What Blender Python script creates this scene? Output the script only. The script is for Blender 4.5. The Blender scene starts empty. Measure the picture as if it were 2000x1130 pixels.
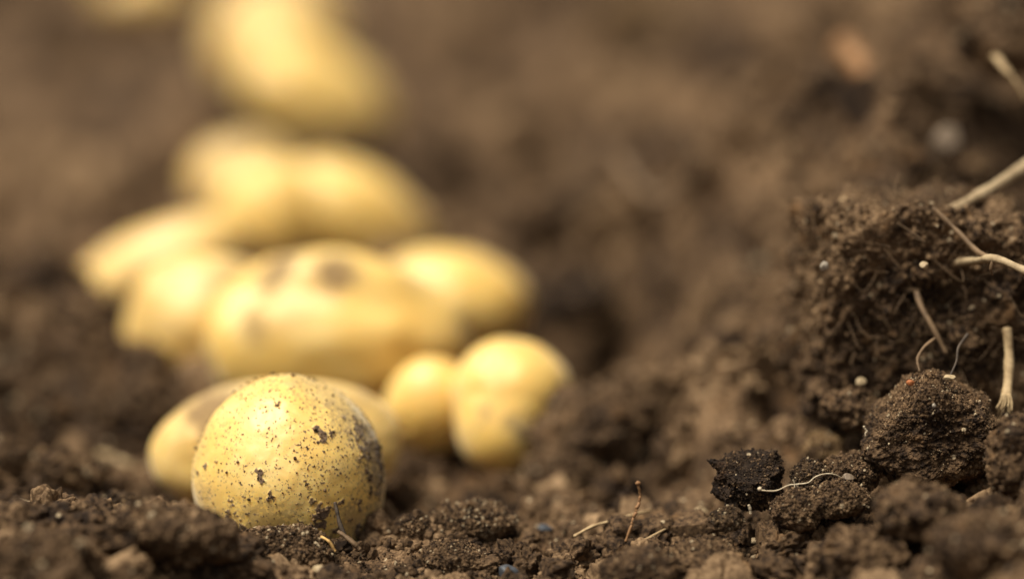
import bpy, bmesh, math, random
import numpy as np
from mathutils import Vector

random.seed(7)
RNG = np.random.default_rng(11)
sc = bpy.context.scene
COL = sc.collection

# ------------------------------------------------------------------ camera, sky, sun, exposure
H, PITCH, LENS = 0.223, math.radians(15.0), 100.0
cam_d = bpy.data.cameras.new("camera")
cam = bpy.data.objects.new("camera", cam_d)
COL.objects.link(cam)
cam.location = (0, 0, H)
cam.rotation_euler = (math.radians(90) - PITCH, 0, 0)
cam_d.sensor_width = 36.0
cam_d.lens = LENS
cam_d.clip_start = 0.01
cam_d.clip_end = 200.0
cam_d.dof.use_dof = True
cam_d.dof.focus_distance = 0.610
cam_d.dof.aperture_fstop = 3.0
sc.camera = cam

SUN_EL, SUN_ROT = math.radians(66), math.radians(-112)
world = bpy.data.worlds.new("World")
sc.world = world
world.use_nodes = True
wn, wl = world.node_tree.nodes, world.node_tree.links
sky = wn.new("ShaderNodeTexSky")
sky.sky_type = 'NISHITA'
sky.sun_disc = False
sky.sun_elevation = SUN_EL
sky.sun_rotation = SUN_ROT
sky.dust_density = 4.0
sky.air_density = 1.0
hs = wn.new("ShaderNodeHueSaturation")          # thin white overcast: the blue is mostly gone
hs.inputs["Saturation"].default_value = 0.06
wl.new(sky.outputs[0], hs.inputs["Color"])
wl.new(hs.outputs[0], wn["Background"].inputs["Color"])
wn["Background"].inputs["Strength"].default_value = 0.05

sun_d = bpy.data.lights.new("sun", 'SUN')
sun_d.energy = 2.8
sun_d.angle = math.radians(20)
sun_d.color = (1.0, 0.93, 0.80)
sun = bpy.data.objects.new("sun", sun_d)
COL.objects.link(sun)
_sd = Vector((math.cos(SUN_EL) * math.sin(SUN_ROT), math.cos(SUN_EL) * math.cos(SUN_ROT), math.sin(SUN_EL)))
sun.rotation_euler = _sd.to_track_quat('Z', 'Y').to_euler()
sun.location = (0, 0, 3)

sc.view_settings.view_transform = 'Standard'
sc.view_settings.look = 'None'
sc.view_settings.exposure = 1.04
sc.view_settings.gamma = 1.0

# ------------------------------------------------------------------ authoring helpers
FPX = LENS / 36.0 * 2000.0
_f = np.array([0, math.cos(PITCH), -math.sin(PITCH)])
_u = np.array([0, math.sin(PITCH), math.cos(PITCH)])
_r = np.array([1.0, 0, 0])


def pt(px, py, y):
    """the place at ground distance y that the photograph shows at px, py"""
    d = _f + _r * (px - 1000) / FPX + _u * (565 - py) / FPX
    return np.array([0, 0, H]) + d * (y / d[1])


def mpp(y):
    """metres per photograph pixel at ground distance y"""
    return y / math.cos(PITCH) / FPX


# ------------------------------------------------------------------ numpy noise
def hsh(i, s=0):
    n = np.full(i.shape[:-1], (s * 2654435761 + 12345) & 0xffffffff, dtype=np.uint32)
    for k, m in zip(range(i.shape[-1]), (374761393, 668265263, 2246822519)):
        n = n + (i[..., k].astype(np.int64) & 0xffffffff).astype(np.uint32) * np.uint32(m)
    n = (n ^ (n >> np.uint32(13))) * np.uint32(1274126177)
    n = (n ^ (n >> np.uint32(15))) * np.uint32(2246822519)
    n = n ^ (n >> np.uint32(16))
    return (n & np.uint32(0xffffff)).astype(np.float32) / np.float32(0x1000000)


def vnoise(p, s=0):
    i = np.floor(p).astype(np.int32)
    f = (p - i).astype(np.float32)
    f = f * f * f * (f * (f * 6 - 15) + 10)
    D = p.shape[-1]
    out = 0
    for c in range(1 << D):
        o = np.array([(c >> k) & 1 for k in range(D)], dtype=np.int32)
        w = 1
        for k in range(D):
            w = w * (f[..., k] if o[k] else 1 - f[..., k])
        out = out + w * hsh(i + o, s)
    return out * 2 - 1


def _rot(D, a):
    c, s = math.cos(a), math.sin(a)
    if D == 2:
        return np.array([[c, -s], [s, c]])
    return np.array([[c, -s, 0], [s, c, 0], [0, 0, 1]]) @ np.array([[1, 0, 0], [0, c, -s], [0, s, c]])


def fbm(p, freq, octv=4, s=0, gain=0.5, ridged=False):
    D = p.shape[-1]
    R = _rot(D, 0.7)
    q, a, tot, out = p * freq, 1.0, 0.0, 0
    for o in range(octv):
        n = vnoise(q + 17.3 * o, s + o * 7)
        if ridged:
            n = 1 - 2 * np.abs(n)
        out = out + a * n
        tot += a
        a *= gain
        q = (q @ R.T) * 2.03
    return out / tot


def worley(p, s=0):
    """distance to the nearest cell point and that cell's random number"""
    i = np.floor(p).astype(np.int32)
    D = p.shape[-1]
    best = np.full(p.shape[:-1], 9.0, np.float32)
    cid = np.zeros(p.shape[:-1], np.float32)
    for c in range(3 ** D):
        o = np.array([(c // 3 ** k) % 3 - 1 for k in range(D)], dtype=np.int32)
        cell = i + o
        d2 = 0
        for k in range(D):
            d2 = d2 + (cell[..., k] + 0.12 + 0.76 * hsh(cell, s + 31 * (k + 1)) - p[..., k]) ** 2
        d = np.sqrt(d2).astype(np.float32)
        m = d < best
        best = np.where(m, d, best)
        cid = np.where(m, hsh(cell, s + 999), cid)
    return best, cid


def crumb_height(p, sizes, s=0, amp=0.42):
    """height of rounded soil crumbs of the given sizes (m) packed over points p"""
    out = 0
    D = p.shape[-1]
    for n, sz in enumerate(sizes):
        warp = np.stack([vnoise(p / sz * 1.3 + 5.1 * k, s + 50 + k) for k in range(D)], -1) * 0.28
        q = p / sz + warp
        d, c = worley(q, s + 100 * n)
        b = np.sqrt(np.clip(1 - (d / 0.80) ** 2, 0, 1)) * (0.25 + 0.75 * c)
        gate = np.clip(0.55 + 0.9 * vnoise(p / sz / 3.1, s + 77 + n), 0.05, 1.0)
        out = out + amp * sz * b * gate
    return out


# ------------------------------------------------------------------ mesh helpers
_ICO = {}


def ico(sub):
    if sub not in _ICO:
        bm = bmesh.new()
        bmesh.ops.create_icosphere(bm, subdivisions=sub, radius=1.0)
        V = np.array([v.co[:] for v in bm.verts])
        F = np.array([[v.index for v in f.verts] for f in bm.faces], dtype=np.int32)
        bm.free()
        _ICO[sub] = (V, F)
    return _ICO[sub]


def make_mesh(name, V, F, mat, attrs=None, smooth=True):
    V = np.ascontiguousarray(V, dtype=np.float32)
    F = np.ascontiguousarray(F, dtype=np.int32)
    me = bpy.data.meshes.new(name)
    n, m = len(F), F.shape[1]
    me.vertices.add(len(V))
    me.vertices.foreach_set("co", V.ravel())
    me.loops.add(n * m)
    me.loops.foreach_set("vertex_index", F.ravel())
    me.polygons.add(n)
    me.polygons.foreach_set("loop_start", np.arange(n, dtype=np.int32) * m)
    me.polygons.foreach_set("use_smooth", np.ascontiguousarray(np.broadcast_to(smooth, n), dtype=bool))
    me.update(calc_edges=True)
    for k, a in (attrs or {}).items():
        at = me.attributes.new(k, 'FLOAT', 'POINT')
        at.data.foreach_set("value", np.ascontiguousarray(a, dtype=np.float32))
    me.materials.append(mat)
    return me


def obj(name, V, F, mat, attrs=None, parent=None, loc=None, smooth=True):
    """link ONE mesh object; V is in world space and is moved to be relative to loc"""
    loc = np.zeros(3) if loc is None else np.asarray(loc, float)
    o = bpy.data.objects.new(name, make_mesh(name, np.asarray(V) - loc, F, mat, attrs, smooth))
    COL.objects.link(o)
    o.location = loc
    if parent is not None:
        o.parent = parent
        o.location = loc - np.array(parent.location)
    return o


def tag(o, label=None, cat=None, group=None, kind=None):
    for k, v in (("label", label), ("category", cat), ("group", group), ("kind", kind)):
        if v:
            o[k] = v
    return o


def join(parts):
    Vs, Fs, As, n = [], [], [], 0
    for V, F, A in parts:
        Vs.append(V)
        Fs.append(F + n)
        As.append(A if np.ndim(A) else np.full(len(V), A))
        n += len(V)
    return np.concatenate(Vs), np.concatenate(Fs), np.concatenate(As)


def rand_rot(n, rng):
    q = rng.normal(size=(n, 4))
    q /= np.linalg.norm(q, axis=1, keepdims=True)
    w, x, y, z = q.T
    return np.stack([np.stack([1 - 2 * (y * y + z * z), 2 * (x * y - w * z), 2 * (x * z + w * y)], -1),
                     np.stack([2 * (x * y + w * z), 1 - 2 * (x * x + z * z), 2 * (y * z - w * x)], -1),
                     np.stack([2 * (x * z - w * y), 2 * (y * z + w * x), 1 - 2 * (x * x + y * y)], -1)], -2)


_TPL = {}


def crumb_templates(sub):
    if sub not in _TPL:
        V, F = ico(sub)
        L = []
        for k in range(10):
            r = 1 + 0.75 * fbm(V + 9.7 * k, 1.7, 3, s=300 + k, gain=.6)
            if sub >= 3:
                r = r + 0.8 * crumb_height(V + 3.1 * k, (0.5, 0.24) if sub < 5 else (0.5, .22, 0.11), s=400 + k)
            for j in range(3):
                d = np.random.default_rng(50 * k + j).normal(size=3)
                d /= np.linalg.norm(d)
                c = V @ d
                r = np.where(c > 0.2, np.minimum(r, 0.72 / np.maximum(c, 1e-3)), r)
            L.append(V * r[:, None])
        _TPL[sub] = (np.array(L), F)
    return _TPL[sub]


def crumbs(P, R, T, sub, rng):
    """many crumbs as one vertex/face/tint set"""
    L, F = crumb_templates(sub)
    n = len(P)
    k = rng.integers(0, len(L), n)
    sc3 = rng.uniform(0.65, 1.25, (n, 1, 3)) * R[:, None, None]
    V = np.einsum('nij,nvj->nvi', rand_rot(n, rng), L[k] * sc3) + P[:, None, :]
    nv = L.shape[1]
    FF = (F[None] + (np.arange(n) * nv)[:, None, None]).reshape(-1, 3)
    return V.reshape(-1, 3), FF, np.repeat(T, nv)


def crumb_tints(n, rng, pale=0.03):
    t = np.clip(rng.normal(0.40, 0.30, n), 0.0, 0.88)
    k = rng.random(n)
    t = np.where(k < pale, rng.uniform(0.92, 1.0, n), t)
    return t


def catmull(pts, n=10):
    P = np.asarray(pts, float)
    P = np.vstack([2 * P[0] - P[1], P, 2 * P[-1] - P[-2]])
    out = []
    for i in range(1, len(P) - 2):
        for t in np.linspace(0, 1, n, endpoint=False):
            a, b, c, d = P[i - 1], P[i], P[i + 1], P[i + 2]
            out.append(0.5 * (2 * b + (c - a) * t + (2 * a - 5 * b + 4 * c - d) * t * t + (3 * b - a - 3 * c + d) * t ** 3))
    out.append(P[-2])
    return np.array(out)


def tube(pts, r0, r1=None, seg=10, n=10, rough=0.12, seed=0, flat=1.0, wob=0.0):
    """tapering, slightly knobbly tube through the points -> V, F (triangles)"""
    r1 = r0 if r1 is None else r1
    C = catmull(pts, n)
    m = len(C)
    rng = np.random.default_rng(seed + 5)
    if wob:
        nz = np.stack([vnoise(np.arange(m)[:, None] * 0.35 + 40 * k, seed + k) for k in range(3)], -1)
        C = C + nz * wob * np.sin(np.linspace(0, math.pi, m))[:, None]
    T = np.gradient(C, axis=0)
    T /= np.linalg.norm(T, axis=1, keepdims=True) + 1e-12
    up = np.array([0.13, 0.31, 0.94])
    A = np.cross(T, up)
    A /= np.linalg.norm(A, axis=1, keepdims=True) + 1e-12
    B = np.cross(A, T)
    rad = np.linspace(r0, r1, m) * (1 + rough * (vnoise(np.arange(m)[:, None] * .22, seed + 3) * 1.6 + .25 * rng.normal(size=m)))
    ang = np.linspace(0, 2 * math.pi, seg, endpoint=False)
    ridge = 1 + rough * 0.8 * rng.normal(size=seg)
    V = C[:, None] + (A[:, None] * (np.cos(ang) * ridge)[None, :, None] + B[:, None] * (np.sin(ang) * ridge * flat)[None, :, None]) * rad[:, None, None]
    V = V.reshape(-1, 3)
    F = []
    for i in range(m - 1):
        for j in range(seg):
            a, b = i * seg + j, i * seg + (j + 1) % seg
            F += [[a, b, b + seg], [a, b + seg, a + seg]]
    k0, k1 = len(V), len(V) + 1
    V = np.vstack([V, C[0] - T[0] * r0 * 0.3, C[-1] + T[-1] * r1 * 0.3])
    for j in range(seg):
        F.append([k0, (j + 1) % seg, j])
        F.append([k1, (m - 1) * seg + j, (m - 1) * seg + (j + 1) % seg])
    return V, np.array(F, dtype=np.int32)


# ------------------------------------------------------------------ materials
def new_mat(name):
    m = bpy.data.materials.new(name)
    m.use_nodes = True
    nt = m.node_tree
    return m, nt.nodes, nt.links, nt.nodes["Principled BSDF"]


def ramp(N, stops):
    r = N.new("ShaderNodeValToRGB")
    e = r.color_ramp.elements
    while len(e) < len(stops):
        e.new(0.5)
    for x, (p, c) in zip(e, stops):
        x.position = p
        x.color = (*c, 1)
    return r


def mixc(N, L, fac, a, b, mode='MIX'):
    m = N.new("ShaderNodeMix")
    m.data_type = 'RGBA'
    m.blend_type = mode
    for sock, v in ((m.inputs[0], fac), (m.inputs[6], a), (m.inputs[7], b)):
        if hasattr(v, "is_linked"):
            L.new(v, sock)
        else:
            sock.default_value = v if not isinstance(v, tuple) else (*v, 1)
    return m.outputs[2]


def noise(N, L, co, scale, detail=4, rough=0.6, dist=0.0):
    n = N.new("ShaderNodeTexNoise")
    n.inputs["Scale"].default_value = scale
    n.inputs["Detail"].default_value = detail
    n.inputs["Roughness"].default_value = rough
    n.inputs["Distortion"].default_value = dist
    L.new(co, n.inputs["Vector"])
    return n.outputs["Fac"]


def maprange(N, L, v, a, b, c=0.0, d=1.0):
    m = N.new("ShaderNodeMapRange")
    m.interpolation_type = 'SMOOTHSTEP'
    L.new(v, m.inputs[0])
    for k, x in zip((1, 2, 3, 4), (a, b, c, d)):
        m.inputs[k].default_value = x
    return m.outputs[0]


def soil_mat(name, dark, mid, light, warm, pale=(0.34, 0.26, 0.16), bump=0.45):
    m, N, L, P = new_mat(name)
    co = N.new("ShaderNodeTexCoord").outputs["Object"]
    at = N.new("ShaderNodeAttribute")
    at.attribute_name = "tint"
    big = noise(N, L, co, 38, 5, 0.6)
    fine = noise(N, L, co, 900, 5, 0.7)
    a = N.new("ShaderNodeMath"); a.operation = 'MULTIPLY_ADD'
    L.new(at.outputs["Fac"], a.inputs[0]); a.inputs[1].default_value = 0.55
    L.new(maprange(N, L, fine, 0.28, 0.72, -0.22, 0.32), a.inputs[2])
    b = N.new("ShaderNodeMath"); b.operation = 'ADD'
    L.new(a.outputs[0], b.inputs[0])
    L.new(maprange(N, L, big, 0.32, 0.68, -0.06, 0.34), b.inputs[1])
    rp = ramp(N, [(0.12, dark), (0.5, mid), (0.92, light)])
    L.new(b.outputs[0], rp.inputs[0])
    wm = maprange(N, L, noise(N, L, co, 130, 3, 0.6), 0.56, 0.72, 0, 0.55)
    c = mixc(N, L, wm, rp.outputs[0], warm)
    sp = N.new("ShaderNodeTexVoronoi")                      # small pale mineral grains
    sp.inputs["Scale"].default_value = 520
    L.new(co, sp.inputs["Vector"])
    g1 = maprange(N, L, sp.outputs["Distance"], 0.20, 0.30, 1, 0)
    sx = N.new("ShaderNodeSeparateColor"); L.new(sp.outputs["Color"], sx.inputs[0])
    g2 = maprange(N, L, sx.outputs[0], 0.955, 0.965, 0, 1)
    gm = N.new("ShaderNodeMath"); gm.operation = 'MULTIPLY'
    L.new(g1, gm.inputs[0]); L.new(g2, gm.inputs[1])
    c = mixc(N, L, gm.outputs[0], c, pale)
    pm = maprange(N, L, at.outputs["Fac"], 0.89, 0.93, 0, 1)
    c = mixc(N, L, pm, c, pale)
    L.new(c, P.inputs["Base Color"])
    P.inputs["Roughness"].default_value = 0.82
    P.inputs["Specular IOR Level"].default_value = 0.16
    bp = N.new("ShaderNodeBump")
    bp.inputs["Strength"].default_value = bump
    bp.inputs["Distance"].default_value = 0.0006
    L.new(noise(N, L, co, 1500, 6, 0.75), bp.inputs["Height"])
    L.new(bp.outputs[0], P.inputs["Normal"])
    return m


M_SOIL = soil_mat("soil", (0.014, 0.0075, 0.0038), (0.104, 0.0605, 0.0295), (0.275, 0.174, 0.092), (0.150, 0.076, 0.030))
M_CLOD = soil_mat("clod_soil", (0.014, 0.0075, 0.0038), (0.104, 0.061, 0.030), (0.285, 0.184, 0.098), (0.150, 0.078, 0.030))
M_DARK = soil_mat("peat_and_shade", (0.008, 0.0045, 0.0028), (0.030, 0.018, 0.010), (0.200, 0.120, 0.060), (0.080, 0.038, 0.016), bump=0.5)  # black lump's own peat; on three other clods this dark stands in for shade
M_MOIST = soil_mat("moist_soil", (0.009, 0.0055, 0.0035), (0.066, 0.039, 0.019), (0.230, 0.150, 0.078), (0.110, 0.060, 0.024))
M_PALE = soil_mat("dry_soil", (0.05, 0.029, 0.014), (0.180, 0.110, 0.050), (0.32, 0.22, 0.115), (0.22, 0.125, 0.050))


def fibre_mat(name, c0, c1, rough=0.65, scale=300):
    m, N, L, P = new_mat(name)
    co = N.new("ShaderNodeTexCoord").outputs["Object"]
    f = noise(N, L, co, scale, 5, 0.7)
    rp = ramp(N, [(0.3, c0), (0.68, c1)])
    L.new(f, rp.inputs[0])
    L.new(rp.outputs[0], P.inputs["Base Color"])
    P.inputs["Roughness"].default_value = rough
    P.inputs["Specular IOR Level"].default_value = 0.3
    bp = N.new("ShaderNodeBump")
    bp.inputs["Strength"].default_value = 0.4
    bp.inputs["Distance"].default_value = 0.0004
    L.new(noise(N, L, co, scale * 3, 4, 0.7), bp.inputs["Height"])
    L.new(bp.outputs[0], P.inputs["Normal"])
    return m


M_STRAW = fibre_mat("pale_straw", (0.19, 0.115, 0.05), (0.56, 0.41, 0.22))
M_ROOT = fibre_mat("tan_root", (0.20, 0.135, 0.07), (0.44, 0.33, 0.19))
M_TWIG = fibre_mat("brown_twig", (0.07, 0.042, 0.021), (0.21, 0.13, 0.065))
M_RUST = fibre_mat("rust_root", (0.16, 0.075, 0.03), (0.32, 0.17, 0.07))
M_HAIR = fibre_mat("white_root_hair", (0.34, 0.26, 0.16), (0.58, 0.48, 0.33))
M_DKTWIG = fibre_mat("dark_twig", (0.025, 0.018, 0.012), (0.08, 0.055, 0.035))
M_ORANGE = fibre_mat("orange_fibre", (0.50, 0.26, 0.07), (0.75, 0.48, 0.18))
M_STONE = fibre_mat("pale_stone", (0.25, 0.175, 0.095), (0.46, 0.35, 0.20), 0.5, 500)
M_GREYST = fibre_mat("grey_stone", (0.13, 0.092, 0.060), (0.23, 0.17, 0.115), 0.55, 400)
M_WHITE = fibre_mat("white_stone", (0.25, 0.205, 0.15), (0.46, 0.40, 0.32), 0.4, 500)
M_SLATE = fibre_mat("blue_slate", (0.022, 0.024, 0.028), (0.080, 0.086, 0.096), 0.45, 260)
M_BRICK = fibre_mat("orange_brick", (0.26, 0.075, 0.02), (0.46, 0.17, 0.06), 0.6, 600)


def potato_mat(name, base=(0.76, 0.49, 0.110), pale=(0.80, 0.61, 0.24), deep=(0.69, 0.39, 0.060), speck=.9, film=.16):
    m, N, L, P = new_mat(name)
    co = N.new("ShaderNodeTexCoord").outputs["Object"]
    at = N.new("ShaderNodeAttribute")
    at.attribute_name = "dirt"
    n1 = noise(N, L, co, 70, 4, 0.6)
    rp = ramp(N, [(0.20, deep), (0.5, base), (0.85, pale)])
    L.new(n1, rp.inputs[0])
    c = rp.outputs[0]
    fl = maprange(N, L, noise(N, L, co, 650, 5, 0.75, 0.6), 0.52, 0.70, 0, 0.30)   # flaky skin
    c = mixc(N, L, fl, c, pale)
    lent = N.new("ShaderNodeTexVoronoi")                                             # small skin pores
    lent.inputs["Scale"].default_value = 420
    L.new(co, lent.inputs["Vector"])
    sx = N.new("ShaderNodeSeparateColor"); L.new(lent.outputs["Color"], sx.inputs[0])
    lm = N.new("ShaderNodeMath"); lm.operation = 'MULTIPLY'
    L.new(maprange(N, L, lent.outputs["Distance"], 0.08, 0.24, 0.45, 0), lm.inputs[0])
    L.new(maprange(N, L, sx.outputs[0], 0.6, 0.75, 0, 1), lm.inputs[1])
    c = mixc(N, L, lm.outputs[0], c, (0.48, 0.29, 0.08))
    sk = maprange(N, L, noise(N, L, co, 1900, 3, 0.55, 0.4), 0.618, 0.668, 0, 1)
    sm = maprange(N, L, noise(N, L, co, 210, 4, 0.65), 0.43, 0.60, 0.0, speck)
    s2 = N.new("ShaderNodeMath"); s2.operation = 'MULTIPLY'
    L.new(sk, s2.inputs[0]); L.new(sm, s2.inputs[1])
    c = mixc(N, L, s2.outputs[0], c, (0.085, 0.048, 0.022))
    fm = maprange(N, L, noise(N, L, co, 120, 5, 0.7), 0.50, 0.75, 0.0, film)      # thin film of dried soil
    c = mixc(N, L, fm, c, (0.40, 0.235, 0.085))
    dc = ramp(N, [(0.36, (0.042, 0.021, 0.009)), (0.66, (0.21, 0.118, 0.052))])
    L.new(noise(N, L, co, 1500, 4, 0.7), dc.inputs[0])
    dm = maprange(N, L, at.outputs["Fac"], 0.0, 1.0, 0, 1)
    c = mixc(N, L, dm, c, dc.outputs[0])
    L.new(c, P.inputs["Base Color"])
    L.new(maprange(N, L, at.outputs["Fac"], 0.1, 0.8, 0.52, 0.95), P.inputs["Roughness"])
    L.new(maprange(N, L, at.outputs["Fac"], 0.0, 0.5, 0.32, 0.0), P.inputs["Subsurface Weight"])
    P.inputs["Subsurface Radius"].default_value = (1.0, 0.55, 0.16)
    P.inputs["Subsurface Scale"].default_value = 0.004
    P.inputs["Specular IOR Level"].default_value = 0.92
    P.inputs["Sheen Weight"].default_value = 0.32
    P.inputs["Sheen Roughness"].default_value = 0.45
    P.inputs["Sheen Tint"].default_value = (1.0, 0.95, 0.82, 1)
    bp = N.new("ShaderNodeBump")
    bp.inputs["Strength"].default_value = 0.22
    bp.inputs["Distance"].default_value = 0.0003
    L.new(noise(N, L, co, 700, 6, 0.7), bp.inputs["Height"])
    L.new(bp.outputs[0], P.inputs["Normal"])
    return m


M_POT = potato_mat("potato_skin")
M_POTD = potato_mat("dusty_potato_skin", (0.73, 0.475, 0.125), (0.77, 0.565, 0.24), (0.62, 0.36, 0.075), film=.42)

# ------------------------------------------------------------------ ground
_cp = []
for px, py, y in [
    (60, 1085, .535), (300, 1105, .545), (480, 1075, .560), (640, 1052, .576), (770, 1042, .586), (900, 1022, .588), (1050, 1025, .590),
    (1200, 1045, .585), (1400, 1012, .592), (1560, 985, .588), (1640, 1000, .578), (1800, 1045, .556), (1950, 1045, .535),
    (1240, 925, .640), (20, 915, .640), (100, 740, .700), (200, 840, .68), (150, 985, .600), (60, 610, .80), (330, 1000, .59),
    (1400, 800, .640), (1400, 600, .715), (1300, 700, .69), (1515, 640, .69), (1530, 500, .715), (1240, 350, .78), (1500, 210, .80), (1690, 170, .76), (1450, 70, .97), (1180, 200, .95), (1250, 60, 1.22),
    (1900, 60, .78), (1780, 300, .70), (1850, 900, .595), (1650, 870, .610), (1900, 700, .665), (1150, 590, .78), (1120, 440, .83),
    (1960, 930, .58), (1990, 760, .62)]:
    _cp.append(pt(px, py, y))
for x, y, z in [(-.05, .62, -.001), (-.03, .66, -.001), (-.06, .72, -.001), (-.05, .80, -.001), (-.06, .90, 0), (-.06, 1.1, 0), (-.09, 1.25, 0),
                (0.0, .665, -.001), (.03, .75, .000), (0, .9, 0), (.02, 1.1, 0), (0, 1.4, 0), (.2, 1.4, .02), (-.3, 1.4, .002), (-.25, 1.0, .004),
                (-.2, .8, .006), (-.2, .62, .014), (-.2, .5, .022), (-.1, .40, .0), (.1, .40, .012), (-.06, .545, .006), (-.03, .545, .003), (0, .545, .003), (.03, .545, .005), (.05, .54, .009), (.22, .5, .05), (.2, .62, .035), (.22, .72, .05),
                (.22, .85, .085), (.3, 1.0, .085), (0, .2, .01), (0, 1.8, 0), (-.5, 1.2, 0), (.6, 1.2, .05), (-.5, .4, .01), (.5, .4, .05), (.5, 1.8, .02), (-.5, 1.8, 0)]:
    _cp.append(np.array([x, y, z]))
CP = np.array(_cp)


def _tps(r2):
    return 0.5 * r2 * np.log(r2 + 1e-12)


_d2 = ((CP[:, None, :2] - CP[None, :, :2]) ** 2).sum(-1)
_n = len(CP)
_A = np.zeros((_n + 3, _n + 3))
_A[:_n, :_n] = _tps(_d2) + np.eye(_n) * 6e-5
_A[:_n, _n] = 1
_A[:_n, _n + 1:] = CP[:, :2]
_A[_n:, :_n] = _A[:_n, _n:].T
_W = np.linalg.solve(_A, np.concatenate([CP[:, 2], np.zeros(3)]))


def base_z(XY):
    out = np.zeros(len(XY))
    for a in range(0, len(XY), 60000):
        q = XY[a:a + 60000]
        d2 = ((q[:, None] - CP[None, :, :2]) ** 2).sum(-1)
        out[a:a + 60000] = _tps(d2) @ _W[:_n] + _W[_n] + q @ _W[_n + 1:]
    far = np.clip((np.hypot(XY[:, 0], XY[:, 1] - 0.9) - 0.75) / 0.6, 0, 1)
    far = far * far * (3 - 2 * far)
    return np.clip(out, -0.03, 0.2) * (1 - far)


def axis(lo, hi, step, far_lo, far_hi, grow):
    core = list(np.arange(lo, hi, step))
    v, s = core[-1], step
    while v < far_hi:
        s *= grow
        v += s
        core.append(v)
    v, s = core[0], step
    pre = []
    while v > far_lo:
        s *= grow
        v -= s
        pre.append(v)
    return np.array(pre[::-1] + core)


XS = axis(-.118, .118, .00034, -9, 9, 1.035)
YS = np.concatenate([axis(.535, .640, .00030, -6, .50, 1.04)])
YS = YS[YS < .640]
_y, _s = YS[-1], .0003
_more = []
while _y < 16:
    _s *= 1.0105 if _y < 1.6 else 1.06
    _y += _s
    _more.append(_y)
YS = np.concatenate([YS, _more])
GX, GY = np.meshgrid(XS, YS)
XY = np.stack([GX.ravel(), GY.ravel()], -1)
near = np.exp(-(((XY[:, 1] - .60) / .12) ** 2) - (XY[:, 0] / .2) ** 2)
dist = np.hypot(XY[:, 0], XY[:, 1] - .65)
fadefar = 1 / (1 + (dist / .5) ** 4)
Z0 = base_z(XY)

# potatoes: centre from the photograph, radii (m), turn and tilt; they keep the soil out from under them
POT = []


def potato_spec(px, py, y, hw, hh, dep=None, roll=0.0, yaw=0.0, **kw):
    c = pt(px, py, y)
    k = mpp(y)
    POT.append(dict(c=c, r=np.array([hw * k, (dep or hh) * k, hh * k]), roll=roll, yaw=yaw, **kw))


potato_spec(567, 925, .600, 189, 203, 188, roll=0, taper=.02, seed=1, sub=8, amp=.026, mat=M_POT,
            label="sharp round potato speckled with dark soil crumbs, in the front of the row")
potato_spec(541, 874, .640, 250, 136, 115, roll=4, seed=2, amp=.035, mat=M_POTD, patch=[(405, 800, 75, .72), (440, 765, 50, .45), (700, 770, 60, .4)],
            label="half hidden oblong potato lying directly behind the sharp speckled potato")
potato_spec(1000, 768, .668, 124, 124, 118, seed=3, amp=.03, mat=M_POT, knob=((-.16, -.46, -.50), .70), patch=[(1030, 842, 24, .75), (1000, 826, 16, .55), (1052, 862, 22, .7), (985, 830, 12, .4)],
            label="small knobbly clean potato with a creased lower bulge")
potato_spec(846, 792, .678, 96, 98, 80, seed=4, amp=.020, mat=M_POT,
            label="smallest smooth round potato, peeking out left behind the knobbly one")
potato_spec(662, 662, .708, 262, 172, 140, roll=-7, seed=5, amp=.085, mat=M_POT, patch=[(545, 530, 66, .75), (655, 528, 50, .75), (490, 625, 55, .6), (570, 600, 70, .3), (800, 540, 60, .3), (600, 545, 50, .4)],
            label="big long potato with soil on top, mid heap above the sharp one")
potato_spec(398, 648, .730, 164, 150, 110, roll=0, seed=6, amp=.07, mat=M_POTD, patch=[(470, 560, 60, .5), (400, 540, 60, .4), (482, 640, 34, .5), (350, 770, 60, .6)],
            label="rounded blurred potato with a bright left side, at the left front of the heap")
potato_spec(878, 588, .770, 150, 103, 110, roll=-5, seed=7, amp=.04, mat=M_POT, patch=[(960, 500, 70, .35)],
            label="blurred potato at the right end of the heap beside the dark hollow")
potato_spec(298, 532, .812, 188, 88, 90, roll=27, seed=8, amp=.03, mat=M_POTD,
            label="long blurred potato slanting up to the right, farthest left of the heap")
potato_spec(533, 425, .855, 118, 112, 90, roll=-10, seed=9, amp=.04, mat=M_POT,
            label="blurred golden potato with a deep gold underside in the middle of the second heap")
potato_spec(694, 424, .86, 160, 102, 104, roll=-33, seed=10, amp=.04, mat=M_POT,
            label="long blurred potato slanting down to the right in the second heap")
potato_spec(474, 354, .925, 110, 90, 90, roll=5, seed=11, amp=.03, mat=M_POTD, patch=[(500, 280, 80, .5)],
            label="pale blurred potato at the upper left of the second heap")
potato_spec(622, 202, 1.04, 164, 108, 112, roll=-35, seed=12, amp=.03, mat=M_POT,
            label="very blurred long potato slanting down to the right, lone above the second heap")
potato_spec(540, 92, 1.11, 134, 132, 120, roll=10, seed=13, amp=.03, mat=M_POTD,
            label="very blurred pale potato cut by the top edge, behind the slanting one")
potato_spec(283, -18, 1.27, 88, 50, 60, seed=14, amp=.03, mat=M_POTD,
            label="very blurred potato cut off at the top left, alone and apart from the row")

# clods: where they lie and how large they are, known before the ground so that they stand clear of it
CLODS = []


def clod_spec(*a, **k):
    CLODS.append((a, k))


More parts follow.
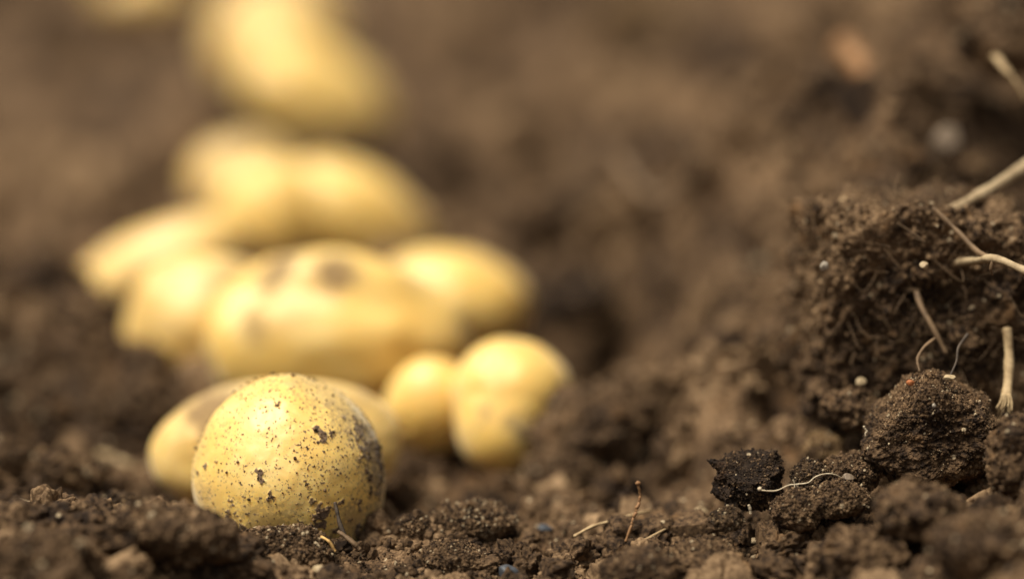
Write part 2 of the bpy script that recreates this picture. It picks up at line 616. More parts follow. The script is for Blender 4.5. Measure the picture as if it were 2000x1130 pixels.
# in focus, right
clod_spec(1820, 838, .586, 140, 122, 95, "sharp rounded clod with a pointed top and an orange fleck, below the dry stalk", 31, M_CLOD, sub=8, low=.14,
     facets=[((-.80, -.1, .60), .66), ((.50, -.1, .86), .72), ((.9, -.2, .3), .82), ((-.2, -1, .12), .68), ((.35, -1, .35), .80)], crumb=(.0024, .0011), ncr=5000, rcr=(.00010, .00042), layers=1, pale=.05,
     spikes=[((.03, 0, 1), .10, .20)])
clod_spec(1464, 940, .583, 66, 62, 46, "black peaty lump with a ragged top edge and one thin spike", 32, M_DARK, roll=8, sub=7, low=.42, box=.05, crumb=(.0022, .0010), ncr=3500, rcr=(.00010, .00038),
           facets=[((.12, -.3, .9), .60)], spikes=[((-.78, 0, .62), .42, .13), ((-.60, -.2, .8), .16, .12), ((.70, .0, .75), .42, .26), ((.3, .3, .9), .18, .10)], pale=.012)
clod_spec(1585, 935, .583, 40, 36, 40, "crumbly small clod between the black lump and the white root hair", 33, M_MOIST, sub=6, crumb=(.0022, .0010), ncr=1600, rcr=(.00010, .00042), low=.30)
clod_spec(1665, 925, .586, 62, 46, 48, "dark crumbly clod at the lower left foot of the sharp rounded clod", 34, M_CLOD, sub=7, low=.30, crumb=(.0024, .0011), ncr=3000, rcr=(.00010, .00042))
clod_spec(1612, 890, .612, 42, 48, 40, "pale dry upright clod behind the white root hair", 35, M_PALE, sub=6, crumb=(.0025, .0012), ncr=250)
clod_spec(1640, 975, .575, 60, 38, 42, "flat topped grey brown clod just under the white root hair", 36, M_CLOD, sub=7, crumb=(.0024, .0012), ncr=2600, rcr=(.00010, .00042), low=.30)
clod_spec(1560, 995, .574, 54, 40, 45, "brown lumpy clod right of the foot of the black lump", 37, M_CLOD, sub=7, low=.30, crumb=(.0026, .0012), ncr=2600, rcr=(.00010, .00042))
clod_spec(1420, 1012, .572, 36, 22, 30, "tiny tufted clod in front of the black lump", 38, M_MOIST, sub=6, low=.30, crumb=(.0018, .0009), ncr=1500, rcr=(.00010, .00042))
# bank on the right
clod_spec(1800, 600, .624, 252, 222, 150, "huge dark fibrous clod full of roots, on the right bank", 40, M_CLOD, sub=8, low=.30, box=.28,
                       facets=[((-.05, -1, -.04), .84), ((-1, -.25, .05), .92)], crumb=(.0075, .0034, .0016), ncr=9000, rcr=(.00018, .0008), pale=.02)
clod_spec(1672, 800, .604, 66, 36, 45, "soft edged folded clod left behind the sharp rounded clod", 41, M_CLOD, roll=-14, sub=6, crumb=(.0035, .0016), ncr=250)
clod_spec(1985, 900, .570, 52, 95, 60, "blurred brown clod at the right edge beside the sharp rounded clod", 42, M_CLOD, sub=6, crumb=(.0035, .0016), ncr=300)
clod_spec(1985, 60, .715, 120, 92, 110, "overhanging clod in the top right corner above the dark hole", 43, M_CLOD, sub=6, low=.3, crumb=(.007, .003), ncr=400, rcr=(.0004, .0014))
clod_spec(1760, 230, .755, 95, 70, 90, "blurred brown clod left of the dark hole at the upper right", 44, M_CLOD, sub=6, low=.3, crumb=(.008, .004), ncr=300, rcr=(.0005, .0016))
clod_spec(1178, 862, .655, 132, 112, 95, "blurred broken clod right of the knobbly potato", 45, M_CLOD, sub=7, low=.34, facets=[((0, -.75, -.65), .64), ((-.5, -.4, .75), .80), ((.85, -.4, .1), .70)], crumb=(.006, .0026), ncr=500, rcr=(.0003, .0012))
clod_spec(1110, 930, .645, 80, 55, 55, "lower blurred clod in front of the broken clod by the knobbly potato", 46, M_CLOD, sub=6, low=.28, crumb=(.005, .0022), ncr=300, rcr=(.0003, .001), facets=[((0, -.75, -.65), .62)])
clod_spec(1265, 900, .655, 60, 58, 55, "blurred clod coloured dark for shade at the right foot of the broken clod", 47, M_DARK, sub=6, low=.28, crumb=(.005, .0022), ncr=200)  # its near-black colour paints the deep shadow beside the broken clod
# front edge
clod_spec(898, 1096, .572, 72, 44, 50, "ridged pale brown clod beside the blue slate chip at the bottom edge", 50, M_CLOD, roll=-14, sub=7, low=.30,
     facets=[((.3, -.3, .9), .70), ((-.7, -.5, .5), .78)], crumb=(.0030, .0013), ncr=2200, rcr=(.00010, .00042), layers=1)
clod_spec(808, 1030, .586, 28, 24, 26, "small crumbly clod right of the sharp potato's foot", 51, M_CLOD, sub=6, low=.30, crumb=(.0020, .0010), ncr=1800, rcr=(.00010, .00042))
clod_spec(925, 1022, .592, 88, 42, 55, "broad granular mound of crumbs above the ridged clod", 52, M_CLOD, sub=8, low=.22, crumb=(.0026, .0012), ncr=7000, rcr=(.00011, .00048), pale=.05)
clod_spec(545, 1078, .572, 112, 54, 60, "wide crumbly clod in front of the sharp speckled potato", 53, M_CLOD, sub=8, low=.26, crumb=(.0042, .0018), ncr=4500, rcr=(.00013, .0006), pale=.05)
clod_spec(325, 1048, .551, 142, 62, 70, "large blurred clod at the lower left of the sharp potato", 54, M_CLOD, sub=7, low=.30, facets=[((0, -.8, -.6), .55), ((.2, -.1, 1), .72)], crumb=(.0065, .0026), ncr=1500, rcr=(.0003, .001))
clod_spec(15, 898, .630, 46, 44, 50, "pale ridged clod on the left edge", 55, M_CLOD, sub=6, low=.25, crumb=(.0035, .0016), ncr=300)
clod_spec(150, 800, .690, 125, 72, 80, "blurred brown clod at the left, level with the sharp potato's top", 56, M_CLOD, sub=6, low=.30, crumb=(.007, .003), ncr=400, rcr=(.0004, .0014), facets=[((0, -.75, -.65), .62)])
clod_spec(25, 745, .715, 75, 62, 70, "blurred clod by the left edge above the pale ridged clod", 57, M_CLOD, sub=6, low=.30, crumb=(.007, .003), ncr=300, rcr=(.0004, .0014), facets=[((0, -.75, -.65), .62)])
clod_spec(75, 1085, .535, 105, 46, 60, "blurred clod in the bottom left corner", 58, M_CLOD, sub=6, low=.30, crumb=(.005, .0022), ncr=400, rcr=(.0003, .001))
clod_spec(1255, 1118, .558, 88, 46, 55, "pale brown clod on the bottom edge left of the cream pebble", 59, M_CLOD, sub=7, low=.30, crumb=(.0036, .0016), ncr=1500, rcr=(.00010, .00042))
clod_spec(1370, 1090, .566, 68, 46, 50, "rounded grey brown clod right of the pale straw", 60, M_CLOD, sub=7, low=.30, crumb=(.0034, .0015), ncr=1500, rcr=(.00010, .00042))
clod_spec(1800, 1010, .555, 100, 58, 70, "blurred clod with a peaked top in front of the sharp rounded clod", 61, M_CLOD, sub=6, low=.30, crumb=(.005, .0022), ncr=300, rcr=(.0003, .001), spikes=[((-.1, 0, 1), .25, .25)])
clod_spec(1930, 1065, .535, 115, 62, 70, "very blurred clod nearest the bottom right corner", 62, M_CLOD, sub=6, low=.30, crumb=(.006, .0026), ncr=300, rcr=(.0003, .001))
clod_spec(1680, 1085, .552, 90, 48, 55, "blurred clod at the bottom edge right of the cream pebble", 63, M_CLOD, sub=6, low=.30, crumb=(.005, .0022), ncr=300, rcr=(.0003, .001))
clod_spec(1132, 592, .785, 78, 52, 60, "added black blurred clod standing in for shade in the hollow at the right end of the heap", 66, M_DARK, sub=6, low=.3, crumb=(.008, .004), ncr=100, rcr=(.0005, .0016), pale=0)  # clod added near-black to paint the shaded hollow
clod_spec(1935, 262, .735, 70, 62, 60, "added black clod standing in for shade deep in the dark hole at the upper right", 67, M_DARK, sub=6, low=.3, crumb=(.008, .004), ncr=100, rcr=(.0005, .0016), pale=0)  # added lump, blackened to give the hole its shadow
clod_spec(262, 800, .685, 75, 52, 60, "blurred clod touching the left end of the heap below the rounded potato", 68, M_CLOD, sub=6, low=.3, crumb=(.006, .003), ncr=300, rcr=(.0004, .0012))
clod_spec(110, 925, .630, 85, 40, 50, "low blurred clod above the curved brown straw", 69, M_CLOD, sub=6, low=.3, crumb=(.005, .0022), ncr=400, rcr=(.0003, .001))
clod_spec(225, 1000, .598, 70, 34, 44, "blurred lump right below the curved brown straw", 70, M_MOIST, sub=6, low=.3, crumb=(.005, .0022), ncr=400, rcr=(.0003, .001))
clod_spec(1258, 50, 1.10, 85, 78, 85, "very blurred reddish clod at the top, right of the potatoes", 64, M_PALE, sub=5, low=.15, crumb=(.012, .006), ncr=60, rcr=(.001, .003))
clod_spec(1110, 430, .835, 110, 70, 90, "blurred clod behind the dark hollow right of the heap", 65, M_CLOD, sub=6, low=.30, crumb=(.010, .005), ncr=200, rcr=(.0006, .002), facets=[((0, -.75, -.65), .62)])


lump = fbm(XY, 24, 4, s=1, gain=.5)
ridge = fbm(XY, 60, 4, s=9, gain=.55)
midz = np.clip((XY[:, 1] - .66) / .2, 0, 1)
amp0 = .0030 + .016 * midz + .004 * np.clip((XY[:, 0] - .02) / .08, 0, 1) * (XY[:, 1] > .5)
Z = Z0 + (lump * amp0 * 1.2 + ridge * amp0 * .5) * (.15 + .85 * fadefar)
c1 = crumb_height(XY, (.034, .017, .0085), s=21, amp=.42) * (.3 + .7 * np.clip(.5 + fbm(XY, 18, 2, s=33), 0, 1))
c1 = c1 * fadefar * np.where(XY[:, 1] < .64, .45, 1.0)
nearm = (dist < .45)
fine = np.zeros(len(XY))
fine[nearm] = crumb_height(XY[nearm], (.0042, .0021, .00115), s=61, amp=.48) + .0016 * fbm(XY[nearm], 300, 5, s=71, gain=.68)
fz = fine * fadefar * np.clip(1.25 - (XY[:, 1] - .62) / .4, .2, 1)
inview = dist < .35
Z += c1 + fz - (c1 + fz)[inview].mean() - .0015
for x, y, r, d in ((pt(1135, 600, .78)[0], .78, .026, .040), (pt(1910, 270, .705)[0], .705, .016, .028), (pt(1100, 250, .98)[0], .98, .03, .02),
                   (pt(1300, 290, .86)[0], .86, .018, .015), (pt(1525, 560, .672)[0], .672, .011, .030), (pt(60, 880, .665)[0], .665, .012, .010), (pt(1265, 955, .628)[0], .628, .011, .022), (pt(1530, 740, .64)[0], .64, .007, .012)):
    Z -= d * np.exp(-(((XY[:, 0] - x) ** 2 + (XY[:, 1] - y) ** 2) / r ** 2) ** 1.5)
for a_, k_ in CLODS:                                # the soil dips a little round every clod
    c_ = pt(*a_[:3])
    m_ = mpp(a_[2])
    q = ((XY[:, 0] - c_[0]) / (a_[3] * m_)) ** 2 + ((XY[:, 1] - c_[1]) / (a_[5] * m_)) ** 2
    w = np.clip((1.9 - q) / .9, 0, 1)
    w = w * w * (3 - 2 * w)
    lim = c_[2] - a_[4] * m_ * .55
    Z = Z * (1 - w) + np.minimum(Z, lim + fz * .7) * w
for p in POT:                                       # soil pressed away under each potato
    dx, dy = (XY[:, 0] - p['c'][0]) / p['r'][0], (XY[:, 1] - p['c'][1]) / p['r'][1]
    q = dx * dx + dy * dy
    floor = p['c'][2] - p['r'][2] * (.55 + .45 * np.sqrt(np.clip(1 - q, 0, 1))) 
    w = np.clip((1.35 - q) / .6, 0, 1)
    if p['seed'] == 1:                              # the front one is half sunk in the soil
        floor = p['c'][2] - p['r'][2] * (.30 + .70 * np.sqrt(np.clip(1 - q, 0, 1)))
        w = np.clip((1.05 - q) / .25, 0, 1)
    Z = np.where(q < 1.35, Z * (1 - w) + np.minimum(Z, floor + .0015) * w, Z)
ny, nx = GX.shape
ZG = Z.reshape(ny, nx)


def ground(x, y):
    x, y = np.atleast_1d(x), np.atleast_1d(y)
    i = np.clip(np.searchsorted(YS, y) - 1, 0, ny - 2)
    j = np.clip(np.searchsorted(XS, x) - 1, 0, nx - 2)
    v = np.clip((y - YS[i]) / (YS[i + 1] - YS[i]), 0, 1)
    u = np.clip((x - XS[j]) / (XS[j + 1] - XS[j]), 0, 1)
    return (ZG[i, j] * (1 - u) + ZG[i, j + 1] * u) * (1 - v) + (ZG[i + 1, j] * (1 - u) + ZG[i + 1, j + 1] * u) * v


def hit(px, py, y0=.50):
    """first place where the sight line through a photograph pixel meets the soil"""
    ys = np.arange(y0, 1.6, .0004)
    P = np.array([pt(px, py, y) for y in ys])
    g = ground(P[:, 0], P[:, 1])
    k = int(np.argmax(P[:, 2] <= g))
    return P[k]


jit = (RNG.random((len(XY), 2)) - .5) * np.stack([np.gradient(GX, axis=1).ravel(), np.gradient(GY, axis=0).ravel()], -1) * .4
gi = np.arange(ny * nx, dtype=np.int32).reshape(ny, nx)
GF = np.stack([gi[:-1, :-1].ravel(), gi[:-1, 1:].ravel(), gi[1:, 1:].ravel(), gi[1:, :-1].ravel()], -1)
g_t = np.clip(.40 + .38 * fbm(XY, 75, 3, s=91) + .40 * fbm(XY, 800, 3, s=92, gain=.7), .0, .85)
soil = obj("soil", np.column_stack([XY + jit, Z]), GF, M_SOIL, {"tint": g_t})
tag(soil, kind="structure", label="dug brown garden soil")


# ------------------------------------------------------------------ loose crumbs on the ground (nobody could count them)
def scatter(n, x0, x1, y0, y1, rlo, rhi, power, sub, seed, pale=.03, clump=70, sink=.25):
    rng = np.random.default_rng(seed)
    m = n * 4
    x, y = rng.uniform(x0, x1, m), rng.uniform(y0, y1, m)
    d = .5 + .9 * fbm(np.stack([x, y], -1), clump, 3, s=seed)
    keep = np.where(rng.random(m) < d)[0][:n]
    x, y = x[keep], y[keep]
    bad = np.zeros(len(x), bool)
    for p in POT:
        bad |= ((x - p['c'][0]) / p['r'][0]) ** 2 + ((y - p['c'][1]) / p['r'][1]) ** 2 < .9
    x, y = x[~bad], y[~bad]
    r = rlo * (rhi / rlo) ** (rng.random(len(x)) ** power)
    P = np.stack([x, y, ground(x, y) + r * (1 - 2 * sink)], -1)
    return crumbs(P, r, crumb_tints(len(x), rng, pale), sub, rng)


cr = [scatter(12000, -.118, .118, .530, .640, .00016, .0006, 1.9, 1, 101, pale=.05),
      scatter(5000, -.12, .12, .525, .660, .0005, .0013, 2.6, 2, 102, pale=.012),
      scatter(1000, -.125, .125, .52, .70, .0014, .0036, 1.7, 4, 103, pale=.0, sink=.35),
      scatter(260, -.125, .125, .525, .66, .0036, .0062, 1.4, 5, 107, pale=.0, sink=.5),
      scatter(6000, -.16, .18, .64, .82, .0008, .003, 2.4, 1, 104, pale=.004),
      scatter(480, -.18, .22, .66, 1.0, .0035, .0072, 1.6, 4, 105, pale=.0, sink=.4, clump=25),
      scatter(700, -.30, .35, .85, 1.7, .004, .016, 1.8, 3, 106, pale=.0, sink=.45, clump=15)]
V, F, T = join(cr)
loose = obj("soil_crumbs", V, F, M_CLOD, {"tint": T}, smooth=False)
tag(loose, kind="stuff", label="loose crumbs of brown soil strewn over the ground", cat="soil crumbs")


# ------------------------------------------------------------------ potatoes
def near_vertex(V, Nrm, px, py):
    d = _f + _r * (px - 1000) / FPX + _u * (565 - py) / FPX
    d /= np.linalg.norm(d)
    w = V - np.array([0, 0, H])
    t = w @ d
    e = np.linalg.norm(w - t[:, None] * d, axis=1) + np.where(Nrm @ d > 0, 1, 0) + t * .02
    return V[np.argmin(e)]


def build_potato(p):
    sub = p.get('sub', 6)
    D, F = ico(sub)
    s = p['seed'] * 13
    r = 1 + p['amp'] * 2.2 * fbm(D + s, 1.1, 2, s=s) + .012 * fbm(D + s, 4.5, 3, s=s + 3)
    rng = np.random.default_rng(s)
    for k in range(6):                                  # eyes: shallow dents with a brow
        e = rng.normal(size=3)
        e /= np.linalg.norm(e)
        if p['seed'] == 1 and e[1] < .2:
            continue
        a = np.arccos(np.clip(D @ e, -1, 1))
        r = r - .035 * np.exp(-(a / .10) ** 2) + .012 * np.exp(-((a - .2) / .09) ** 2)
    if 'knob' in p:                                     # second bulge, smoothly joined with a crease
        kc, kr = np.array(p['knob'][0]), p['knob'][1]
        b = D @ kc
        disc = b * b - kc @ kc + kr * kr
        rk = np.where(disc > 0, b + np.sqrt(np.maximum(disc, 0)), 0)
        r0 = .92 * r
        hh = np.clip(.5 + .5 * (rk - r0) / .42, 0, 1)
        r = np.where(disc > 0, r0 * (1 - hh) + rk * hh + .42 * hh * (1 - hh) * .9, r0)
        r = r - .075 * np.exp(-((rk - r0) / .07) ** 2) * (disc > 0) * np.clip(D[:, 0] * 2.2 - .1, 0, 1)
    P = D * r[:, None]
    if 'taper' in p:
        t = p['taper']
        P = P * np.stack([1 - t * (P[:, 2] + .1), 1 - t * P[:, 2], np.ones(len(P))], -1)
        P[:, 0] *= 1 + .15 * np.clip(-P[:, 2], 0, 1) ** 2
        P[:, 0] += .04 * np.clip(-P[:, 2], -1, 1) * (1 - .3 * P[:, 0])
    P = P * p['r']
    a, b = math.radians(-p['roll']), math.radians(p['yaw'])
    Ry = np.array([[math.cos(a), 0, math.sin(a)], [0, 1, 0], [-math.sin(a), 0, math.cos(a)]])
    Rz = np.array([[math.cos(b), -math.sin(b), 0], [math.sin(b), math.cos(b), 0], [0, 0, 1]])
    # lean with the sight line so that the long axis stays level with the ground it lies on
    P = P @ (Rz @ Ry).T
    Nr = P / (p['r'] ** 2)
    Nr /= np.linalg.norm(Nr, axis=1, keepdims=True)
    V = P + p['c']
    size = p['r'].mean()
    dirt = np.clip(fbm(P + s, 130, 4, s=s + 5) * 1.6 - .62, 0, .55) * (.4 + .6 * (sub < 8))
    g2 = fbm(P + s, 700, 3, s=s + 6)
    for px, py, pr, st in p.get('patch', []):
        c = near_vertex(V, Nr, px, py)
        d = np.linalg.norm(V - c, axis=1) / (pr * mpp(p['c'][1])) + .75 * fbm(P + s, 110, 3, s=s + 8)
        dirt = np.maximum(dirt, st * np.clip(1.35 - d * 1.0 + .5 * g2, 0, 1))
    # dirt where it lay in the soil
    dirt = np.maximum(dirt, np.clip((-P[:, 2] / p['r'][2] - .78) * 3 + .5 * g2, 0, .8))
    if sub == 8:
        dirt = dirt * .5
        dens = .38 + .38 * np.clip(D[:, 0] * 1.3 + .1, 0, 1) + .35 * np.clip(D[:, 2], 0, 1) + 1.0 * fbm(P, 170, 3, s=7)
        raised = 0
        for cs, rr, pr in ((.0030, .11, .75), (.0016, .18, .95), (.0010, .22, 1.1), (.0007, .24, 1.0)):
            warp = np.stack([vnoise(P / cs * 2.6 + 9 * k, 500 + k) + .6 * vnoise(P / cs * 6 + 9 * k, 510 + k) for k in range(3)], -1) * .24
            d, cid = worley(P / cs + warp, int(cs * 1e6))
            rad = rr * (.5 + 1.1 * hsh(np.floor(cid[:, None] * 9999).astype(np.int32), 5))
            on = cid < pr * dens
            m = np.where(on, np.clip((rad - d) / .06, 0, 1), 0)
            dirt = np.maximum(dirt, m * .92)
            raised = np.maximum(raised, m * cs * .035)
        g3 = fbm(P, 1500, 3, s=17)
        for px, py, pr, st in [(620, 838, 9, 1), (634, 852, 11, 1), (646, 844, 10, 1), (628, 860, 7, 1), (507, 922, 7, 1), (511, 938, 8, 1), (500, 918, 5, 1),
                               (530, 970, 8, 1), (527, 963, 5, 1), (454, 985, 9, 1), (402, 908, 6, .9), (387, 925, 6, .9), (629, 1000, 17, 1), (622, 992, 12, .9),
                               (616, 1028, 16, 1), (630, 1024, 12, 1), (640, 790, 11, .55), (650, 783, 9, .5), (668, 980, 7, .9), (700, 985, 7, 1), (716, 985, 6, 1),
                               (610, 978, 8, .8), (540, 790, 5, .9), (545, 786, 4, .9), (670, 815, 6, .8), (565, 730, 10, .5), (610, 735, 12, .6), (640, 745, 12, .5),
                               (700, 840, 26, .8), (712, 870, 26, .85), (722, 815, 20, .8), (742, 905, 20, .95), (738, 880, 18, .9), (745, 935, 16, .8), (722, 930, 13, .8),
                               (705, 800, 18, .7), (725, 960, 14, .8), (450, 1015, 16, .8), (470, 1030, 18, .8), (700, 1030, 14, .9), (660, 1035, 12, .9), (738, 965, 14, .8),
                               (728, 870, 72, .64), (738, 930, 56, .64), (640, 775, 70, .36), (590, 740, 60, .34), (680, 810, 60, .42), (520, 1030, 70, .42), (690, 1020, 60, .5)]:
            c = near_vertex(V, Nr, px, py)
            d = np.linalg.norm(V - c, axis=1) / (pr * mpp(.59))
            m = np.clip((.95 - d + 1.1 * g3 + .5 * g2) / .25, 0, 1) * st * (d < 2.2)
            dirt = np.maximum(dirt, m)
            raised = np.maximum(raised, m * .00016 * (1 + 1.2 * g3) * (st > .65))
        V = V + Nr * np.asarray(raised)[:, None] if np.ndim(raised) else V
    base = np.array([p['c'][0], p['c'][1], p['c'][2] - p['r'][2]])
    o = obj("potato", V, F, p['mat'], {"dirt": dirt}, loc=base)
    tag(o, p['label'], "potato", "freshly dug potatoes lying in a row")
    return o, V, Nr, dirt


front = None
for p in POT:
    o, V, Nr, dirt = build_potato(p)
    if p['seed'] == 1:                                  # soil crumbs that stick out from the front potato's skin
        rng = np.random.default_rng(5)
        cand = np.where((dirt > .75))[0]
        k = rng.choice(cand, 1800, replace=False)
        rr = rng.uniform(.00007, .00026, len(k)) * (.8 + 1.1 * (rng.random(len(k)) > .92))
        cv, cf, ct = crumbs(V[k] + Nr[k] * rr[:, None] * .5, rr, np.clip(rng.normal(.36, .2, len(k)), 0, .8), 1, rng)
        st = obj("stuck_soil", cv, cf, M_CLOD, {"tint": ct}, parent=o)
        st.location = -np.array(o.location)
        tag(st, kind="stuff")


# ------------------------------------------------------------------ clods
def clod(px, py, y, hw, hh, dep, label, seed,  mat=M_CLOD, roll=0, facets=(), sub=6, low=.22, crumb=(.0035, .0016), ncr=250, rcr=(.00025, .0008),
         box=0.0, group="clods of soil", name="soil_clod", pale=.03, layers=0.0, spikes=(), cat="clod"):
    c = pt(px, py, y)
    k = mpp(y)
    R = np.array([hw * k, dep * k, hh * k])
    D, F = ico(sub)
    r = np.ones(len(D))
    if box:                                             # squarer block
        q = (np.abs(D) ** (2 + 6 * box)).sum(1) ** (-1 / (2 + 6 * box))
        r = r * q
    r = r * (1 + low * fbm(D + seed * 3.7, 1.25, 4, s=seed, gain=.5))
    for nrm, dd in facets:
        nrm = np.array(nrm, float)
        nrm /= np.linalg.norm(nrm)
        cth = D @ nrm
        lim = dd / np.maximum(cth, 1e-3) * (1 + .04 * fbm(D + seed, 4, 3, s=seed + 4))
        r = np.where(cth > .02, np.minimum(r, lim), r)
    for sd, sh, sw in spikes:
        sd = np.array(sd, float)
        sd /= np.linalg.norm(sd)
        a = np.arccos(np.clip(D @ sd, -1, 1))
        r = r + sh * np.exp(-(a / sw) ** 2)
    P = D * r[:, None] * R
    a = math.radians(-roll)
    P = P @ np.array([[math.cos(a), 0, math.sin(a)], [0, 1, 0], [-math.sin(a), 0, math.cos(a)]]).T
    Nn = P / R ** 2
    Nn /= np.linalg.norm(Nn, axis=1, keepdims=True)
    off = P + seed * .031
    if layers:
        off = off * np.array([.8, .8, 1.25])
    rgh = fbm(off, 330, 5, s=seed + 300, gain=.68)
    h = crumb_height(off, crumb, s=seed + 200, amp=.42) + min(.0016, R.min() * .16) * rgh + R.min() * .13 * fbm(off, 110, 3, s=seed + 310, ridged=True)
    V = P + Nn * (h - h.mean())[:, None] + c
    t = np.clip(.36 + .34 * fbm(off, 160, 3, s=seed + 400) + .40 * fbm(off, 900, 3, s=seed + 410, gain=.7), .0, .86)
    parts = [(V, F, t)]
    rng = np.random.default_rng(seed + 900)
    if ncr:
        g = fbm(P[:, :], 220, 2, s=seed + 500) + .6 * Nn[:, 2]
        cand = np.where(g > np.quantile(g, .35))[0]
        kk = rng.choice(cand, min(ncr, len(cand)), replace=False)
        rr = rcr[0] * (rcr[1] / rcr[0]) ** (rng.random(len(kk)) ** 1.8)
        parts.append(crumbs(V[kk] + Nn[kk] * rr[:, None] * .4, rr, crumb_tints(len(kk), rng, pale), 1 if rcr[1] < .001 else 2, rng))
    VV, FF, TT = join(parts)
    base = np.array([c[0], c[1], VV[:, 2].min()])
    o = obj(name, VV, FF, mat, {"tint": TT}, loc=base, smooth=np.arange(len(FF)) < len(F))
    tag(o, label, cat, group)
    g0 = ground(c[0], c[1])[0]
    if base[2] > g0 + .001:
        print("CLOD GAP", round((base[2] - g0) * 1000, 1), "mm", label)
    return o, V, Nn


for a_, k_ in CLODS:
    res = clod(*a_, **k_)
    if a_[7] == 40:
        big, bigV, bigN = res


# ------------------------------------------------------------------ roots, straws, twigs
def strand(name, label, cat, pts, r, mat, r1=None, group=None, seed=0, rough=.12, flat=1.0, wob=0.0, parent=None, seg=10, n=10, lay=None):
    if lay is not None:                                 # resting on the soil along its length
        pts = [(a, b, hit(a, b)[1] - lay) for a, b, _ in pts]
        ys = np.array([q[2] for q in pts])
        ys = np.minimum(ys, np.convolve(np.pad(ys, 1, 'edge'), [.25, .5, .25], 'valid'))
        pts = [(a, b, y) for (a, b, _), y in zip(pts, ys)]
    W = np.array([pt(*q) for q in pts])
    k = mpp(pts[0][2])
    V, F = tube(W, r * k, (r1 if r1 is not None else r) * k, seg=seg, n=n, rough=rough, seed=seed, flat=flat, wob=wob * k)
    if parent is not None:
        o = obj(name, V, F, mat, parent=parent)
        o.location = -np.array(parent.location)
        return o
    o = obj(name, V, F, mat, loc=W[W[:, 2].argmin()])
    return tag(o, label, cat, group)


strand("root", "thick pale root running off the right edge over the huge fibrous clod", "root",
       [(2080, 275, .650), (2000, 325, .638), (1930, 370, .628), (1880, 398, .622), (1834, 424, .618)], 14, M_ROOT, 9, seed=3)
tw = strand("twig", "forked tan twig sticking out at the right edge of the fibrous clod", "twig",
            [(1835, 528, .6180), (1870, 513, .6090), (1905, 508, .6020), (1945, 505, .5940), (2000, 527, .5890), (2060, 548, .5860)], 8, M_ROOT, 9, seed=4)
strand("side_shoot", None, None, [(1822, 406, .6090), (1850, 432, .6070), (1880, 462, .6040), (1910, 492, .6000), (1940, 506, .5950)], 4, M_TWIG, 6, seed=5, parent=tw)
strand("side_shoot", None, None, [(1940, 508, .5940), (1935, 525, .5940), (1938, 536, .5950)], 5, M_TWIG, 2, seed=6, parent=tw)
sk = strand("stalk", "upright broken straw coloured stalk with a frayed lower end at the right", "stalk",
            [(1967, 640, .6020), (1971, 690, .6000), (1969, 740, .5970), (1965, 775, .5940)], 8.5, M_STRAW, 10.5, seed=7, rough=.07)
fr = []
for k in range(44):
    a = random.uniform(-1, 1)
    b = random.uniform(-1, 1)
    L_ = random.uniform(.3, 1)
    P4 = [pt(1966 + 8 * a, 768, .594 + .0006 * b), pt(1966 + 14 * a, 785, .5935 + .0012 * b), pt(1966 + 18 * a - 3, 785 + 26 * L_, .593 + .0018 * b)]
    fr.append((*tube(P4, .00022, .0001, seg=5, n=4, seed=k), 0.5))
fr.append((*tube([pt(1962, 785, .593), pt(1958, 806, .592), pt(1946, 828, .592)], .00028, .00015, seg=6, n=6, seed=77), .5))
V, F, T = join(fr)
o = obj("frayed_end", V, F, M_STRAW, parent=sk)
o.location = -np.array(sk.location)

g = hit(1224, 1050)
st = strand("rootlet", "thin rusty rootlet standing upright out of the soil", "rootlet",
            [(1246, 945, .5840), (1250, 968, .5840), (1243, 995, .5830), (1234, 1022, .5820), (1222, 1056, .5810)], 2.2, M_RUST, 3.2, seed=8, rough=.2, n=12, wob=1.5)
V, F = ico(3)
kc = pt(1246, 943, .584)
o = obj("knob", V * np.array([.00055, .0005, .0005]) * (1 + .3 * fbm(V, 2, 2, s=5))[:, None] + kc, F, M_RUST, parent=st)
o.location = -np.array(st.location)
strand("straw", "pale dry straw lying on the soil behind the upright rusty rootlet", "straw",
       [(1122, 1046, .5800), (1160, 1026, .5840), (1205, 1014, .5870), (1240, 1003, .5900), (1270, 996, .5940)], 3.6, M_STRAW, 2.4, seed=9)
strand("straw", "short pale straw on the soil right of the upright rusty rootlet", "straw",
       [(1256, 1056, .5790), (1278, 1044, .5800), (1300, 1032, .5820)], 3.5, M_STRAW, 2, seed=10)
rh = strand("root_hair", "thin curling white root hair draped over small clods right of the black lump", "root",
            [(1483, 956, .5745), (1500, 958, .5740), (1518, 957, .5745), (1540, 947, .5750), (1558, 945, .5750), (1578, 942, .5760), (1592, 931, .5770), (1610, 925, .5780), (1630, 926, .5790), (1650, 936, .5800)], 1.5, M_HAIR, 1.1, seed=11, rough=.1, seg=7)
strand("branch", None, None, [(1549, 936, .5745), (1552, 945, .5745), (1551, 956, .5740), (1549, 968, .5740)], 1.3, M_HAIR, 0.8, seed=12, parent=rh, seg=6)
strand("branch", None, None, [(1554, 946, .5750), (1563, 952, .5745), (1571, 958, .5740)], 1.2, M_HAIR, 0.7, seed=13, parent=rh, seg=6)
V, F = ico(3)
o = obj("tip", V * .00045 * (1 + .3 * fbm(V, 2, 2, s=6))[:, None] + pt(1484, 954, .5745), F, M_HAIR, parent=rh)
o.location = -np.array(rh.location)
strand("twig", "short dark twig leaning against the lower right of the sharp potato", "twig",
       [(654, 980, .577), (659, 1000, .576), (664, 1022, .575), (674, 1046, .574)], 3.2, M_DKTWIG, 4.5, seed=14)
strand("twig", "stubby grey brown twig at the foot of the sharp potato", "twig",
       [(660, 1037, .573), (675, 1047, .572), (690, 1060, .571), (702, 1072, .571)], 4, M_TWIG, 6, seed=15)
